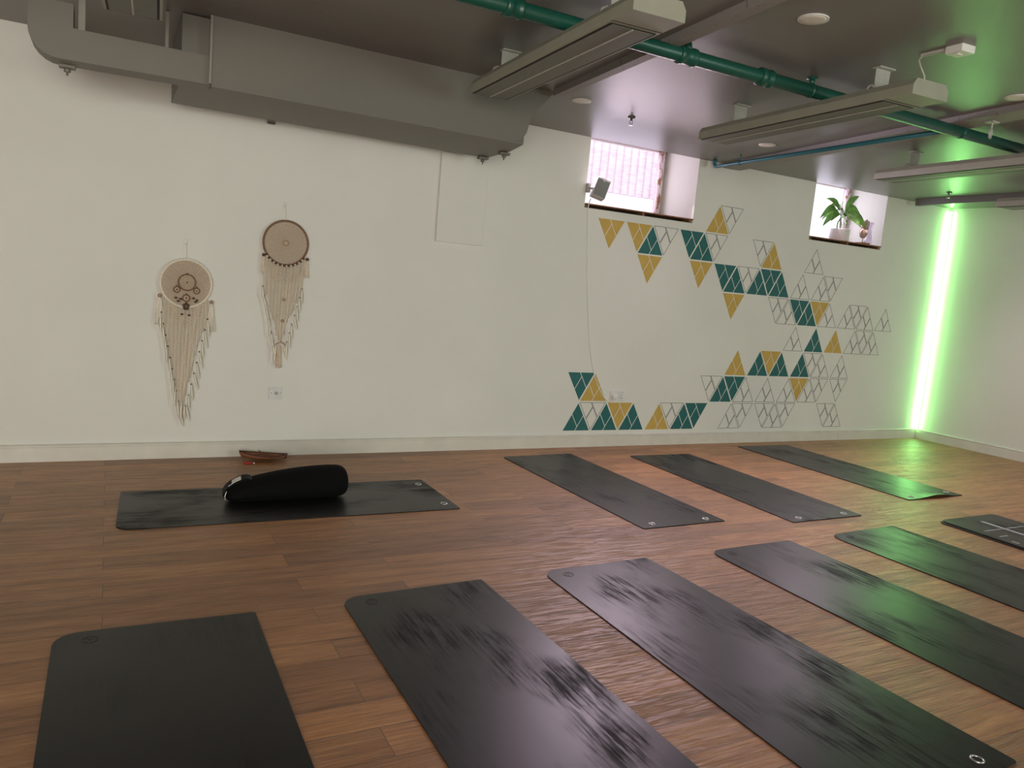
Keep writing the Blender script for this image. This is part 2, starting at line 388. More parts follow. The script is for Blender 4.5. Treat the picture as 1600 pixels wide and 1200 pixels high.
# ------------------------------------------------------------------ windows
def window(i, w, mull):
    x0, x1, z0, z1 = w
    root = bpy.data.objects.new('window_%d' % i, None); COL.objects.link(root); root.location = ((x0 + x1) / 2, 0.53, z0); root['kind'] = 'structure'
    root['label'] = 'high basement window with deep lilac-lit reveal, %s' % ('left one with speaker' if i == 1 else 'right one with plant')
    fw = 0.045
    f = MB()
    for xx in (x0 + fw / 2 + 0.002, x1 - 0.010 - fw / 2): f.box((xx, 0.525, (z0 + z1) / 2), (fw, 0.05, z1 - z0 - 0.01), bevel=0.004)
    for zz in (z0 + 0.03, z1 - 0.03): f.box(((x0 + x1) / 2, 0.525, zz), (x1 - x0 - 0.02, 0.05, fw), bevel=0.004)
    f.build('window_frame', 'frame', root)
    MB().box(((x0 + x1) / 2, 0.535, (z0 + z1) / 2), (x1 - x0 - 0.06, 0.006, z1 - z0 - 0.06)).build('window_pane', 'glass' if i == 1 else 'frosted', root)
    # old vertical pipe-like post in front of the right end of the pane
    MB().lathe([(0.030, 0.0), (0.030, z1 - z0 - 0.06)], (mull, 0.475, z0 + 0.05), 14).build('window_post', 'post', root, True)
    if i == 2: return root
    # light well outside
    wl = MB()
    wl.box(((x0 + x1) / 2 + 0.5, 1.50, 3.25), (3.2, 0.08, 1.6 if i == 1 else 2.6)); wl.build('well_wall', 'well', root)
    g = MB(); g.box(((x0 + x1) / 2 + 0.5, 2.2, 2.0), (3.6, 3.2, 0.1)); g.build('well_ground', 'well_floor', root)
    return root
window(1, W1, 4.665); window(2, W2, 7.285)

def sill(w, label, group):
    x0, x1, z0, _ = w
    r = empty('sill_board', ((x0 + x1) / 2, 0.2, z0), label, 'shelf', group)
    MB().box(((x0 + x1) / 2, 0.215, z0 + 0.032), (x1 - x0 - 0.006, 0.46, 0.011), bevel=0.002).build('board', 'brown_wood', r)
    for xx in (x0 + 0.02, (x0 + x1) / 2 + 0.03, x1 - 0.03):
        MB().box((xx, 0.05, z0 + 0.0132), (0.026, 0.10, 0.0262), bevel=0.002).build('support_block', 'brown_wood', r)
    MB().box(((x0 + x1) / 2, 0.30, z0 + 0.0125), (x1 - x0 - 0.01, 0.3, 0.024)).build('underboard', 'dark_wood', r)
    return r
sill(W1, 'dark wooden sill board under the speaker window', 'sill boards'); sill(W2, 'dark wooden sill board under the potted plant', 'sill boards')

# ------------------------------------------------------------------ geometric wall mural
X0, Z0, A2, HH = 3.534, 0.1403, 0.15, 0.2675
mur = empty('wall_mural', (X0 + 12 * A2, 0, Z0), 'mural of yellow, teal and outlined triangles painted on the white wall', 'mural')
TRI = [  # row, column, up?, kind
 (0,1,1,'t'),(0,2,0,'o'),(0,3,1,'t'),(0,4,0,'y'),(0,5,1,'t'),(0,7,1,'y'),(0,8,0,'o'),(0,9,1,'t'),(0,10,0,'t'),(0,13,1,'o'),(0,14,0,'o'),(0,16,0,'o'),(0,17,1,'o'),(0,18,0,'o'),(0,22,0,'o'),(0,23,1,'o'),
 (1,1,0,'t'),(1,2,1,'y'),(1,11,0,'o'),(1,12,1,'t'),(1,13,0,'t'),(1,14,1,'o'),(1,16,1,'o'),(1,18,1,'o'),(1,19,0,'y'),(1,20,1,'o'),(1,21,0,'o'),(1,23,0,'o'),
 (2,13,1,'y'),(2,15,1,'t'),(2,16,0,'y'),(2,17,1,'t'),(2,19,1,'t'),(2,20,0,'o'),(2,21,1,'o'),(2,23,1,'o'),
 (3,18,1,'o'),(3,20,1,'t'),(3,22,1,'y'),(3,24,1,'o'),(3,25,0,'o'),(3,26,1,'o'),
 (4,12,0,'y'),(4,16,0,'o'),(4,17,1,'o'),(4,18,0,'t'),(4,19,1,'t'),(4,20,0,'y'),(4,21,1,'o'),(4,23,1,'o'),(4,24,0,'o'),(4,25,1,'o'),(4,27,1,'o'),
 (5,5,0,'y'),(5,9,0,'y'),(5,11,0,'t'),(5,12,1,'t'),(5,13,0,'o'),(5,14,1,'t'),(5,15,0,'t'),(5,16,1,'t'),(5,18,1,'o'),(5,20,1,'o'),(5,21,0,'o'),
 (6,2,0,'y'),(6,4,0,'y'),(6,5,1,'t'),(6,6,0,'o'),(6,8,0,'t'),(6,9,1,'t'),(6,10,0,'o'),(6,14,0,'o'),(6,15,1,'y'),(6,19,1,'o'),
 (7,10,1,'y'),(7,11,0,'o')]
def inset(poly, d):
    n = len(poly); out = []
    area_ = sum(poly[i][0] * poly[(i + 1) % n][1] - poly[(i + 1) % n][0] * poly[i][1] for i in range(n)); sg = 1 if area_ > 0 else -1
    for i in range(n):
        p0, p1, p2 = (Vector(poly[i - 1]), Vector(poly[i]), Vector(poly[(i + 1) % n]))
        e1 = (p1 - p0).normalized(); e2 = (p2 - p1).normalized()
        n1 = Vector((-e1.y, e1.x)) * sg; n2 = Vector((-e2.y, e2.x)) * sg
        k = 1 + n1.dot(n2)
        out.append(tuple(p1 + (n1 + n2) * (d / max(k, 0.2))))
    return out
for r, c, up, k in TRI:
    sgn = 1 if up else -1
    zb = Z0 + (r if up else r + 1) * HH
    bx = X0 + (c - 1) * A2
    P = lambda s, t: (bx + s * 2 * A2 + t * A2, zb + sgn * t * HH)
    pcs = [[(0, 0), (.45, 0), (.45, .15), (0, .6)], [(.45, 0), (1, 0), (.45, .55)], [(0, .6), (.45, .15), (.45, .55), (0, 1)]]
    m = MB()
    outer = [(bx, zb), (bx + 2 * A2, zb), (bx + A2, zb + sgn * HH)]
    # shrink towards the centre so neighbouring triangles keep a white gap
    cx = sum(p[0] for p in outer) / 3; cz = sum(p[1] for p in outer) / 3; sh = 0.955
    for q in pcs:
        poly = [P(*st) for st in q]; poly = [(cx + (x - cx) * sh, cz + (z - cz) * sh) for x, z in poly]
        f = lambda u, v, w: (u, w, v)
        if k == 'o':
            a = inset(poly, 0.0022); b = inset(poly, 0.0056); n = len(a)
            for i in range(n): m.prism([a[i], a[(i + 1) % n], b[(i + 1) % n], b[i]], f, -0.0012, 0.0005)
        else:
            m.prism(inset(poly, 0.0034), f, -0.0012, 0.0005)
    m.build({'y': 'yellow_triangle', 't': 'teal_triangle', 'o': 'outlined_triangle'}[k], {'y': 'yellow', 't': 'teal', 'o': 'pen'}[k], mur)
for ch in mur.children:
    ch['label'] = {'yel': 'mustard yellow triangle of three pieces', 'tea': 'dark teal triangle of three pieces', 'out': 'triangle drawn in thin black outline'}[ch.name[:3]]

# ------------------------------------------------------------------ air duct along the back wall
dk = empty('air_duct', (1.0, -0.6, H), 'large taupe painted air duct under the ceiling along the wall', 'duct')
mb = MB()
# big box: profile in y-z with rounded lower front edge at its right end
def fillet(poly, idx, r, n=6):
    out = []
    for i, p in enumerate(poly):
        if i not in idx: out.append(tuple(p)); continue
        rr = r if not isinstance(r, dict) else r[i]
        a, b, c = Vector(poly[i - 1]), Vector(p), Vector(poly[(i + 1) % len(poly)])
        u = (a - b).normalized(); w = (c - b).normalized(); ang = u.angle(w); t = rr / math.tan(ang / 2)
        t = min(t, (a - b).length * 0.98, (c - b).length * 0.98); rr = t * math.tan(ang / 2)
        ctr = b + (u + w).normalized() * (rr / math.sin(ang / 2)); s0 = b + u * t - ctr; s1 = b + w * t - ctr
        a0 = math.atan2(s0.y, s0.x); a1 = math.atan2(s1.y, s1.x); dlt = (a1 - a0 + PI) % (2 * PI) - PI
        for k in range(n + 1): out.append((ctr.x + rr * math.cos(a0 + dlt * k / n), ctr.y + rr * math.sin(a0 + dlt * k / n)))
    return out
xz = fillet([(0.468, 2.302), (2.375, 2.302), (2.405, 2.46), (2.565, 2.651), (0.468, 2.651)], (1, 2), {1: 0.10, 2: 0.2})
mb.prism(xz, lambda u, v, w: (u, w, v), -1.045, -0.985)
mb.build('front_panel', 'duct', dk)
mb = MB().prism([(0.325, -0.985), (2.40, -0.985), (2.47, -0.66), (2.49, -0.24), (0.325, -0.28)], lambda u, v, w: (u, v, w), 2.300, 2.645)
mb.build('duct_body', 'duct', dk)
MB().box((0.40, -0.90, 2.552), (0.13, 0.11, 0.19)).build('side_panel', 'duct', dk)
# long channel carrying the duct, rounded at its left end
lz = fillet([(-0.365, 2.292), (0.47, 2.302), (0.47, 2.447), (-0.17, 2.447), (-0.17, 2.56), (-0.36, 2.56)], (0,), 0.13)
MB().prism(lz, lambda u, v, w: (u, w, v), -1.03, -0.86).build('support_channel', 'duct', dk)
MB().box((0.255, -0.935, 2.545), (0.016, 0.03, 0.20)).build('seam_strip', 'strip', dk)
MB().box((-0.135, -0.98, 2.54), (0.03, 0.03, 0.21)).build('hanger_strap', 'strip', dk)
MB().box((0.462, -1.052, 2.475), (0.012, 0.018, 0.345)).build('edge_flange', 'strip', dk)
MB().box((1.40, -1.005, 2.294), (1.86, 0.10, 0.012)).build('bottom_flange', 'duct', dk)
for (x, y) in ((-0.20, -0.88), (2.455, -0.60), (2.445, -0.27)):
    rod = MB().tube([(x, y, 2.30), (x, y, 2.245)], 0.0055, 8).build('threaded_rod', 'duct', dk)
    MB().lathe([(0.016, 0), (0.016, 0.014)], (x, y, 2.262), 6).build('nut', 'duct', rod)
    MB().box((x, y, 2.288), (0.075, 0.05, 0.018), bevel=0.003).build('washer_plate', 'duct', dk)

# access panel on the wall below the duct
ap = MB().box((2.415, -0.014, 1.995), (0.395, 0.028, 0.672), bevel=0.003).build('access_panel', 'wall')
tag(ap, 'white painted rectangular panel on the wall below the duct end', 'panel')
cl = empty('cable_clip', (0.97, 0, 2.335), 'small dark cable bracket on the wall just under the duct', 'bracket')
MB().box((0.965, -0.012, 2.330), (0.052, 0.024, 0.026), bevel=0.002).build('clip_body', 'chrome', cl)
MB().box((0.965, -0.027, 2.335), (0.060, 0.006, 0.006)).build('clip_bar', 'bracket', cl)

# ------------------------------------------------------------------ hanging radiant heaters
def heater(far, near, label, brk=True):
    far = Vector((*far, 0)); near = Vector((*near, 0)); d = (near - far); L = d.length; d.normalize(); s_ = Vector((-d.y, d.x, 0))
    if s_.x < 0: s_ = -s_
    zb = 2.45; hw = 0.119; up = Vector((0, 0, 1))
    Pn = lambda u, t, z: tuple(far + d * t + s_ * u + up * z)
    root = empty('radiant_heater', tuple((far + near) / 2 + up * 2.53), label, 'heater', 'hanging infrared heaters')
    prof_ = [(-hw, 0), (hw, 0), (hw, 0.045), (hw - 0.02, 0.075), (-hw + 0.02, 0.075), (-hw, 0.045)]
    m = MB(); m.prism(prof_, lambda u, v, w: Pn(u, w, zb + v), 0.0, L); m.build('housing', 'heater', root)
    m = MB(); tl = L - 0.175
    m.prism([(-hw + 0.012, 0), (hw - 0.012, 0), (hw - 0.012, -0.0025), (-hw + 0.012, -0.0025)], lambda u, v, w: Pn(u, w, zb + v), 0.009, tl); m.build('panel_gap', 'gap', root)
    m = MB(); m.prism([(-hw + 0.022, 0), (hw - 0.022, 0), (hw - 0.022, -0.004), (-hw + 0.022, -0.004)], lambda u, v, w: Pn(u, w, zb + v), 0.018, tl - 0.006); m.build('heating_panel', 'heater_panel', root)
    m = MB(); m.prism([(-0.004, -0.004), (0.004, -0.004), (0.004, -0.0065), (-0.004, -0.0065)], lambda u, v, w: Pn(u, w, zb + v), 0.02, tl - 0.008); m.build('panel_ridge', 'heater_line', root)
    m = MB(); m.prism([(-hw, -0.001), (hw, -0.001), (hw, 0.001), (-hw, 0.001)], lambda u, v, w: Pn(u, w, zb + v), tl + 0.022, tl + 0.026); m.build('box_seam', 'gap', root)
    for t in ((0.24, L - 0.31) if brk else ()):
        m = MB(); m.prism([(-0.05, 2.655), (0.05, 2.655), (0.048, 2.56), (0.034, 2.515), (-0.034, 2.515), (-0.048, 2.56)], lambda u, v, w: Pn(u + 0.01, t + w, v), -0.0015, 0.0015)
        m.prism([(-0.055, 2.643), (0.055, 2.643), (0.055, 2.651), (-0.055, 2.651)], lambda u, v, w: Pn(u + 0.01, t + w, v), -0.02, 0.03)
        b = m.build('hanging_bracket', 'bracket', root)
        m = MB(); m.tube([Pn(0.0, t + 0.004, 2.53), Pn(-0.06, t + 0.004, 2.555), Pn(-0.078, t + 0.004, 2.545), Pn(-0.100, t + 0.004, 2.505)], 0.006, 6)
        m.build('hook_strap', 'bracket', b)
    return root
heater((0.084, -1.505), (0.000, -3.16), 'hanging cream heater at the top left corner, mostly out of frame')
heater((1.932, -1.405), (1.834, -3.095), 'large cream hanging heater in front of the duct, nearest and fully seen')
heater((3.580, -1.465), (3.460, -3.103), 'hanging cream heater with a cable looping up to the ceiling switch')
heater((5.438, -1.395), (5.320, -3.05), 'hanging cream heater cut by the right frame edge beside the beam')
heater((7.165, -1.340), (7.050, -3.0), 'farthest hanging heater, its tip just seen near the green lit corner')

# ------------------------------------------------------------------ green pipe and teal conduit
PY, PZ = -2.43, 2.583
gp = empty('sprinkler_pipe', (3.2, PY, H), 'thick dark green pipe crossing the ceiling above the heaters', 'pipe')
MB().tube([(XL, PY, PZ), (xr(PY) + 0.02, PY, PZ)], 0.0345, 16).build('pipe_run', 'pipe', gp, True)
for x, ln, rr in ((1.54, 0.09, 0.044), (3.044, 0.085, 0.046)):
    MB().lathe([(0.036, 0), (rr, 0.004), (rr, ln * 0.35), (rr - 0.003, ln * 0.38), (rr - 0.003, ln - 0.02), (rr, ln - 0.018), (rr, ln - 0.004), (0.036, ln)], (x - ln / 2, PY, PZ), 18, 'x').build('coupling', 'pipe', gp, True)
m = MB(); m.lathe([(0.036, 0), (0.044, 0.003), (0.044, 0.02), (0.040, 0.024), (0.040, 0.08), (0.044, 0.084), (0.044, 0.1), (0.036, 0.104)], (2.46, PY, PZ), 18, 'x')
m.tube([(2.515, PY, PZ + 0.02), (2.515, PY, H - 0.004)], [0.026, 0.018], 12); m.build('tee_joint', 'pipe', gp, True)
for x in (3.39, 4.745, 6.6):
    m = MB(); m.tube([(x, PY, PZ + 0.03), (x, PY, H)], 0.016 if x < 4 else 0.008, 10); m.lathe([(0.030, 0), (0.030, 0.006)], (x, PY, H - 0.006), 14)
    m.lathe([(0.0375, 0), (0.0375, 0.02)], (x - 0.01, PY, PZ), 18, 'x'); m.build('pipe_hanger', 'pipe', gp, True)
cd = empty('conduit', (4.78, -0.16, H), 'slim teal conduit running under the peeling beam', 'pipe')
pts = [(4.815, -0.10, H), (4.815, -0.10, 2.605), (4.812, -0.115, 2.588), (4.805, -0.14, 2.582), (4.625, -2.375, 2.577)]
MB().tube(pts, 0.0155, 12).build('conduit_run', 'conduit', cd, True)
for p in ((4.780, -0.46),):
    m = MB(); m.tube([(p[0], p[1], 2.60), (p[0], p[1], H)], 0.005, 8); m.lathe([(0.019, 0), (0.019, 0.02)], (p[0], p[1] - 0.01, 2.581), 14, 'y'); m.build('conduit_hanger', 'conduit', cd, True)
m = MB(); m.lathe([(0.0195, 0), (0.0195, 0.03)], (4.815, -0.10, 2.612), 14); m.build('elbow_collar', 'conduit', cd, True)

# ring bolt in the beam
rb = empty('ring_bolt', (4.72, -2.64, 2.612), 'grey ring bolt under the ceiling beam at the right edge', 'hook')
MB().tube([(4.70, -2.65, 2.612), (4.70, -2.65, 2.565)], 0.006, 8).build('shank', 'bracket', rb)
MB().tube([(4.70 + 0.024 * math.cos(a), -2.65 + 0.010 * math.cos(a), 2.543 + 0.026 * math.sin(a)) for a in [2 * PI * k / 20 for k in range(20)]], 0.0065, 8, closed=True).build('ring', 'bracket', rb, True)
MB().box((4.70, -2.65, 2.608), (0.07, 0.05, 0.008)).build('base_plate', 'bracket', rb)

# downlights, sprinklers, fused switch
DL = [((2.802, -1.007), 'small round downlight left of the first sprinkler head'), ((2.691, -3.043), 'round downlight nearest the camera, above the green pipe'),
      ((4.592, -0.941), 'round downlight between the teal conduit and the cable-fed heater'), ((4.40, -2.96), 'round downlight cut by the right frame edge')]
for (x, y), lab in DL:
    r = empty('downlight', (x, y, H), lab, 'ceiling light', 'recessed downlights')
    MB().lathe([(0.058, -0.004), (0.066, -0.006), (0.066, 0.003), (0.058, 0.003)], (x, y, H), 28).build('bezel', 'white_plastic', r, True)
    MB().lathe([(0.02, -0.0075), (0.045, -0.007), (0.056, -0.0045), (0.056, 0.0)], (x, y, H), 28).build('lens', 'lamp_off', r, True)
for (x, y), lab in (((3.318, -0.871), 'sprinkler head on the ceiling before the speaker window'), ((7.30, -0.704), 'sprinkler head on the ceiling near the green light')):
    r = empty('ceiling_sprinkler', (x, y, H), lab, 'sprinkler', 'ceiling sprinkler heads')
    MB().lathe([(0.028, 0), (0.026, -0.008), (0.010, -0.012)], (x, y, H), 18).build('escutcheon', 'chrome', r, True)
    m = MB(); m.tube([(x, y, H - 0.01), (x, y, H - 0.028)], 0.009, 10)
    for sx in (-1, 1): m.tube([(x + sx * 0.007, y, H - 0.026), (x + sx * 0.012, y, H - 0.04), (x + sx * 0.003, y, H - 0.056)], 0.0022, 6)
    m.build('sprinkler_body', 'chrome', r, True)
    MB().lathe([(0.015, -0.002), (0.015, 0)], (x, y, H - 0.057), 12).build('deflector', 'chrome', r)
sp = empty('fused_switch', (3.437, -3.235, H), 'white fused switch plate on the ceiling above a heater cable', 'switch')
rz4 = Matrix.Rotation(math.radians(-4), 3, 'Z')
MB().box((3.437, -3.235, H - 0.016), (0.088, 0.088, 0.034), rz4, 0.004).build('switch_box', 'white_plastic', sp)
MB().box((3.433, -3.232, H - 0.0345), (0.034, 0.020, 0.006), rz4, 0.002).build('rocker', 'grey_plastic', sp)
MB().box((3.418, -3.125, H - 0.006), (0.018, 0.135, 0.014)).build('trunking', 'heater_line', sp)
tag(MB().tube([(3.418, -3.062, 2.640), (3.43, -3.035, 2.632), (3.47, -3.02, 2.612), (3.51, -3.02, 2.575), (3.515, -3.02, 2.527)], 0.0045, 8).build('heater_cable', 'heater_line', None, True), 'thin cable from ceiling trunking down to the heater', 'cable')

# ------------------------------------------------------------------ LED strip in the corner
ls = empty('led_strip', (XC - 0.02, -0.02, 0.115), 'tall glowing green LED strip in the room corner', 'light')
MB().tube([(XC - 0.036, -0.036, 0.118), (XC - 0.036, -0.036, 2.615)], 0.0092, 12).build('light_tube', 'led', ls, True)
m = MB(); m.prism([(XC - 0.001, -0.001), (XC - 0.040, -0.001), (XC - 0.001, -0.040)], lambda u, v, w: (u, v, w), 0.113, 2.62); m.build('mounting_channel', 'alu', ls)

# ------------------------------------------------------------------ speaker, cable, sockets
r = empty('speaker', (3.60, -0.02, 2.23), 'small grey loudspeaker bracketed at the left edge of the window', 'speaker')
rot = Matrix.Rotation(math.radians(18), 3, 'Y') @ Matrix.Rotation(math.radians(-20), 3, 'Z')
c0 = Vector((3.628, -0.085, 2.232))
MB().box(c0, (0.118, 0.10, 0.165), rot, 0.012).build('cabinet', 'speaker', r)
MB().box(c0 + rot @ Vector((0, -0.0505, -0.004)), (0.102, 0.004, 0.142), rot, 0.002).build('grille', 'grille', r)
MB().box(c0 + rot @ Vector((0, -0.053, 0.058)), (0.014, 0.002, 0.007), rot).build('badge', 'white_plastic', r)
MB().box(c0 + rot @ Vector((0.01, -0.018, 0.081)), (0.09, 0.06, 0.006), rot, 0.002).build('top_panel', 'white_plastic', r)
m = MB(); m.box((3.552, -0.018, 2.235), (0.03, 0.036, 0.075), None, 0.003); m.tube([(3.552, -0.03, 2.235), (3.585, -0.06, 2.235)], 0.011, 8); m.build('wall_bracket', 'bracket', r)
cab = [(3.575, -0.04, 2.15), (3.576, -0.010, 2.07), (3.60, -0.006, 1.85), (3.618, -0.006, 1.674), (3.652, -0.006, 1.40), (3.697, -0.006, 1.13), (3.735, -0.006, 0.92), (3.785, -0.006, 0.739), (3.84, -0.006, 0.60), (3.903, -0.006, 0.499), (3.96, -0.008, 0.435), (4.012, -0.012, 0.407), (4.040, -0.016, 0.425), (4.045, -0.03, 0.452)]
def smooth_path(p, n=4):
    p = [Vector(q) for q in p]; out = []
    for i in range(len(p) - 1):
        a, b, c, d_ = p[max(i - 1, 0)], p[i], p[i + 1], p[min(i + 2, len(p) - 1)]
        for k in range(n):
            t = k / n; out.append(0.5 * ((2 * b) + (c - a) * t + (2 * a - 5 * b + 4 * c - d_) * t * t + (3 * b - a - 3 * c + d_) * t ** 3))
    return out + [p[-1]]
tag(MB().tube(smooth_path(cab), 0.0042, 8).build('speaker_cable', 'white_plastic', None, True), 'white speaker cable hanging down the wall to the double socket', 'cable')

r = empty('wall_socket', (1.078, 0, 0.459), 'small square aerial socket plate below the right dreamcatcher', 'socket')
MB().box((1.078, -0.005, 0.459), (0.096, 0.010, 0.088), None, 0.003).build('face_plate', 'grey_plastic', r)
MB().lathe([(0.012, 0.0), (0.012, -0.010), (0.007, -0.010), (0.006, -0.004)], (1.084, -0.010, 0.459), 16, 'y').build('aerial_jack', 'bracket', r)
for sx in (-0.030, 0.034): MB().lathe([(0.0035, 0), (0.0035, -0.002)], (1.078 + sx, -0.0095, 0.461), 8, 'y').build('screw', 'chrome', r)
r = empty('wall_socket', (4.083, 0, 0.462), 'white double power socket with a plug, amid the mural', 'socket')
MB().box((4.083, -0.006, 0.462), (0.150, 0.012, 0.088), None, 0.003).build('face_plate', 'grey_plastic', r)
for sx in (-0.016, 0.016): MB().box((4.083 + sx, -0.0135, 0.482), (0.012, 0.004, 0.018), None, 0.001).build('rocker', 'white_plastic', r)
m = MB()
for dx, dz, w, h in ((0.045, 0.008, 0.005, 0.010), (0.034, -0.014, 0.009, 0.005), (0.056, -0.014, 0.009, 0.005)): m.box((4.083 + dx, -0.012, 0.458 + dz), (w, 0.001, h))
m.build('pin_holes', 'gap', r)
tag(MB().box((4.042, -0.030, 0.458), (0.048, 0.036, 0.046), None, 0.010).build('power_plug', 'white_plastic'), 'white plug in the left half of the double socket', 'plug')

# ------------------------------------------------------------------ yoga mats
def mat_thing(tl, tr, br, bl, label, mat='mat', rad=0.085, rad2=0.012, eyelets=True, emblem=True, curl=False, z=0.0, th=0.0055, group='black yoga mats'):
    pts = [Vector((*p, 0)) for p in (tl, tr, br, bl)]
    c = sum(pts, Vector()) / 4; ax = ((pts[0] + pts[1]) / 2 - (pts[2] + pts[3]) / 2); ang = math.atan2(ax.y, ax.x) - PI / 2
    root = empty('yoga_mat', (c.x, c.y, z), label, 'yoga mat', group, ang)
    Rm = Matrix.Rotation(-ang, 3, 'Z'); loc = [Rm @ (p - c) for p in pts]
    poly = [tuple(p.xy) for p in loc]
    poly = fillet(poly, (0, 1, 2, 3), {0: rad, 1: rad2, 2: rad2, 3: rad2}, 8)
    m = MB()
    if curl:
        # lifted bottom right corner: a grid so that the corner can roll up
        n1, n2 = 20, 60; g = [[None] * (n2 + 1) for _ in range(n1 + 1)]
        for lay in (0, 1):
            for i in range(n1 + 1):
                for j in range(n2 + 1):
                    u, v = i / n1, j / n2
                    p = loc[0] * (1 - u) * (1 - v) + loc[1] * u * (1 - v) + loc[2] * u * v + loc[3] * (1 - u) * v
                    e = max(0, (v - 0.93) / 0.07); lift = 0.020 * e * e * max(0.0, math.sin(PI * min(1, max(0, (u - 0.18) / 0.72)))) ** 1.5
                    p = p + Vector((0, 0, 0.0008 + lift + (th if lay else 0)))
                    g[i][j] = (m.bm.verts.new(p),) if lay == 0 else (*g[i][j], m.bm.verts.new(p))
        for i in range(n1):
            for j in range(n2):
                for lay in (0, 1): m.bm.faces.new([g[a][b][lay] for a, b in ((i, j), (i + 1, j), (i + 1, j + 1), (i, j + 1))])
        for rim in ([(i, 0) for i in range(n1 + 1)], [(i, n2) for i in range(n1 + 1)], [(0, j) for j in range(n2 + 1)], [(n1, j) for j in range(n2 + 1)]):
            for (a, b), (c_, d_) in zip(rim, rim[1:]): m.bm.faces.new([g[a][b][0], g[c_][d_][0], g[c_][d_][1], g[a][b][1]])
    else:
        m.prism(poly, lambda u, v, w: (u, v, w), 0.0005, th)
        es = [e for e in m.bm.edges if all(abs(v.co.z - th) < 1e-6 for v in e.verts)]
        bmesh.ops.bevel(m.bm, geom=es, offset=0.0012, segments=2, affect='EDGES')
    local(m.build('mat_sheet', mat), root)
    if eyelets:
        for f in (0.17, 0.83):
            p = loc[3].lerp(loc[2], f); p = p + (loc[0].lerp(loc[1], f) - p).normalized() * 0.062; zz = th + (0.012 if curl and f > .5 else 0.0006 if not curl else 0.002)
            m = MB(); m.tube([(p.x + 0.019 * math.cos(a), p.y + 0.019 * math.sin(a), zz) for a in [2 * PI * k / 24 for k in range(24)]], 0.0035, 8, closed=True)
            e = local(m.build('eyelet', 'eyelet', None, True), root)
            m = MB(); m.lathe([(0.018, 0), (0.018, 0.0008)], (p.x, p.y, zz - 0.0004), 20); local(m.build('eyelet_hole', 'gap'), e)
    if emblem:
        p = loc[0].lerp(loc[1], 0.17); p = p + (loc[3] - loc[0]).normalized() * 0.075
        m = MB()
        for rr in (0.026, 0.022): m.tube([(p.x + rr * math.cos(a), p.y + rr * math.sin(a), th) for a in [2 * PI * k / 28 for k in range(28)]], 0.0009, 6, closed=True)
        m.tube([(p.x - 0.010, p.y + 0.010, th), (p.x, p.y - 0.002, th), (p.x, p.y - 0.014, th)], 0.0012, 6); m.tube([(p.x + 0.010, p.y + 0.010, th), (p.x, p.y - 0.002, th)], 0.0012, 6)
        local(m.build('embossed_emblem', 'emboss'), root)['label'] = 'faint embossed round emblem'
    return root
def ext(a, d, L):
    n = math.hypot(*d); return (a[0] + d[0] / n * L, a[1] + d[1] / n * L)
mat_thing((2.824, -0.286), (3.489, -0.248), (3.536, -2.068), (2.874, -2.077), 'black yoga mat nearest the mural\'s left half, with bare floor to its left', rad=0.03, emblem=False)
mat_thing((4.002, -0.385), (4.664, -0.394), (4.689, -2.197), (4.005, -2.203), 'middle black mat of the three lying below the mural', rad=0.03, emblem=False)
mat_thing((5.462, -0.184), (6.126, -0.193), (6.186, -1.98), (5.502, -1.984), 'black yoga mat with a lifted end edge, closest to the green LED corner', rad=0.03, emblem=False, curl=True)
mat_thing((0.050, -1.462), (0.084, -0.790), (1.921, -0.822), (1.929, -1.482), 'black yoga mat laid parallel to the wall under the black bolster', rad=0.075, emblem=False)
FR = [((-0.155, -2.574), (0.543, -2.582), (-0.004, -1), (-0.008, -1), 1.84, 'black yoga mat at the bottom left, the leftmost of the front row', 'mat_dark'),
      ((0.898, -2.550), (1.579, -2.521), (-0.004, -1), (0.0147, -1), 1.84, 'black yoga mat second from the left in the front row', 'mat'),
      ((1.912, -2.513), (2.578, -2.488), (0.0006, -1), (0.0378, -1), 1.885, 'scuffed black mat in the middle of the front row, one eyelet showing', 'mat'),
      ((3.007, -2.496), (3.666, -2.471), (0.0190, -1), (0.0412, -1), 1.84, 'scuffed black mat with a broad green sheen, second from right in front row', 'mat'),
      ((4.030, -2.463), (4.694, -2.426), (0.0347, -1), (0.0784, -1), 1.83, 'black mat in the front row whose far end shines green', 'mat')]
for tl, tr, dl, dr, L, lab, mt in FR:
    mat_thing(tl, tr, ext(tr, dr, L), ext(tl, dl, L), lab, mt, rad=0.085)
mat_thing((5.160, -2.440), (5.846, -2.425), (5.85, -4.25), (5.185, -4.25), 'thin black mat lying under the line-printed mat at the right edge', 'mat_dark', 0.06, 0.03, False, False)
ml = mat_thing((5.194, -2.437), (5.846, -2.427), (5.835, -4.24), (5.20, -4.24), 'dark grey mat printed with pale alignment lines at the right edge', 'mat', 0.06, 0.05, False, False, z=0.006, th=0.006)
ml.name = 'yoga_mat_lined'; ml.name = 'alignment_mat'
def lm(bx): 
    m = MB()
    for x, y, w, h in bx: m.box((x, y, 0.0063), (w, h, 0.0006))
    return local(m.build('printed_line', 'line'), ml)
lm([(0.0, 0.0, 0.030, 1.60)])
for sx in (-1, 1):
    lm([(sx * 0.13, 0.64, 0.20, 0.008)]); lm([(sx * 0.20, 0.53, 0.09, 0.008)]); lm([(sx * 0.26, 0.42, 0.018, 0.045)])

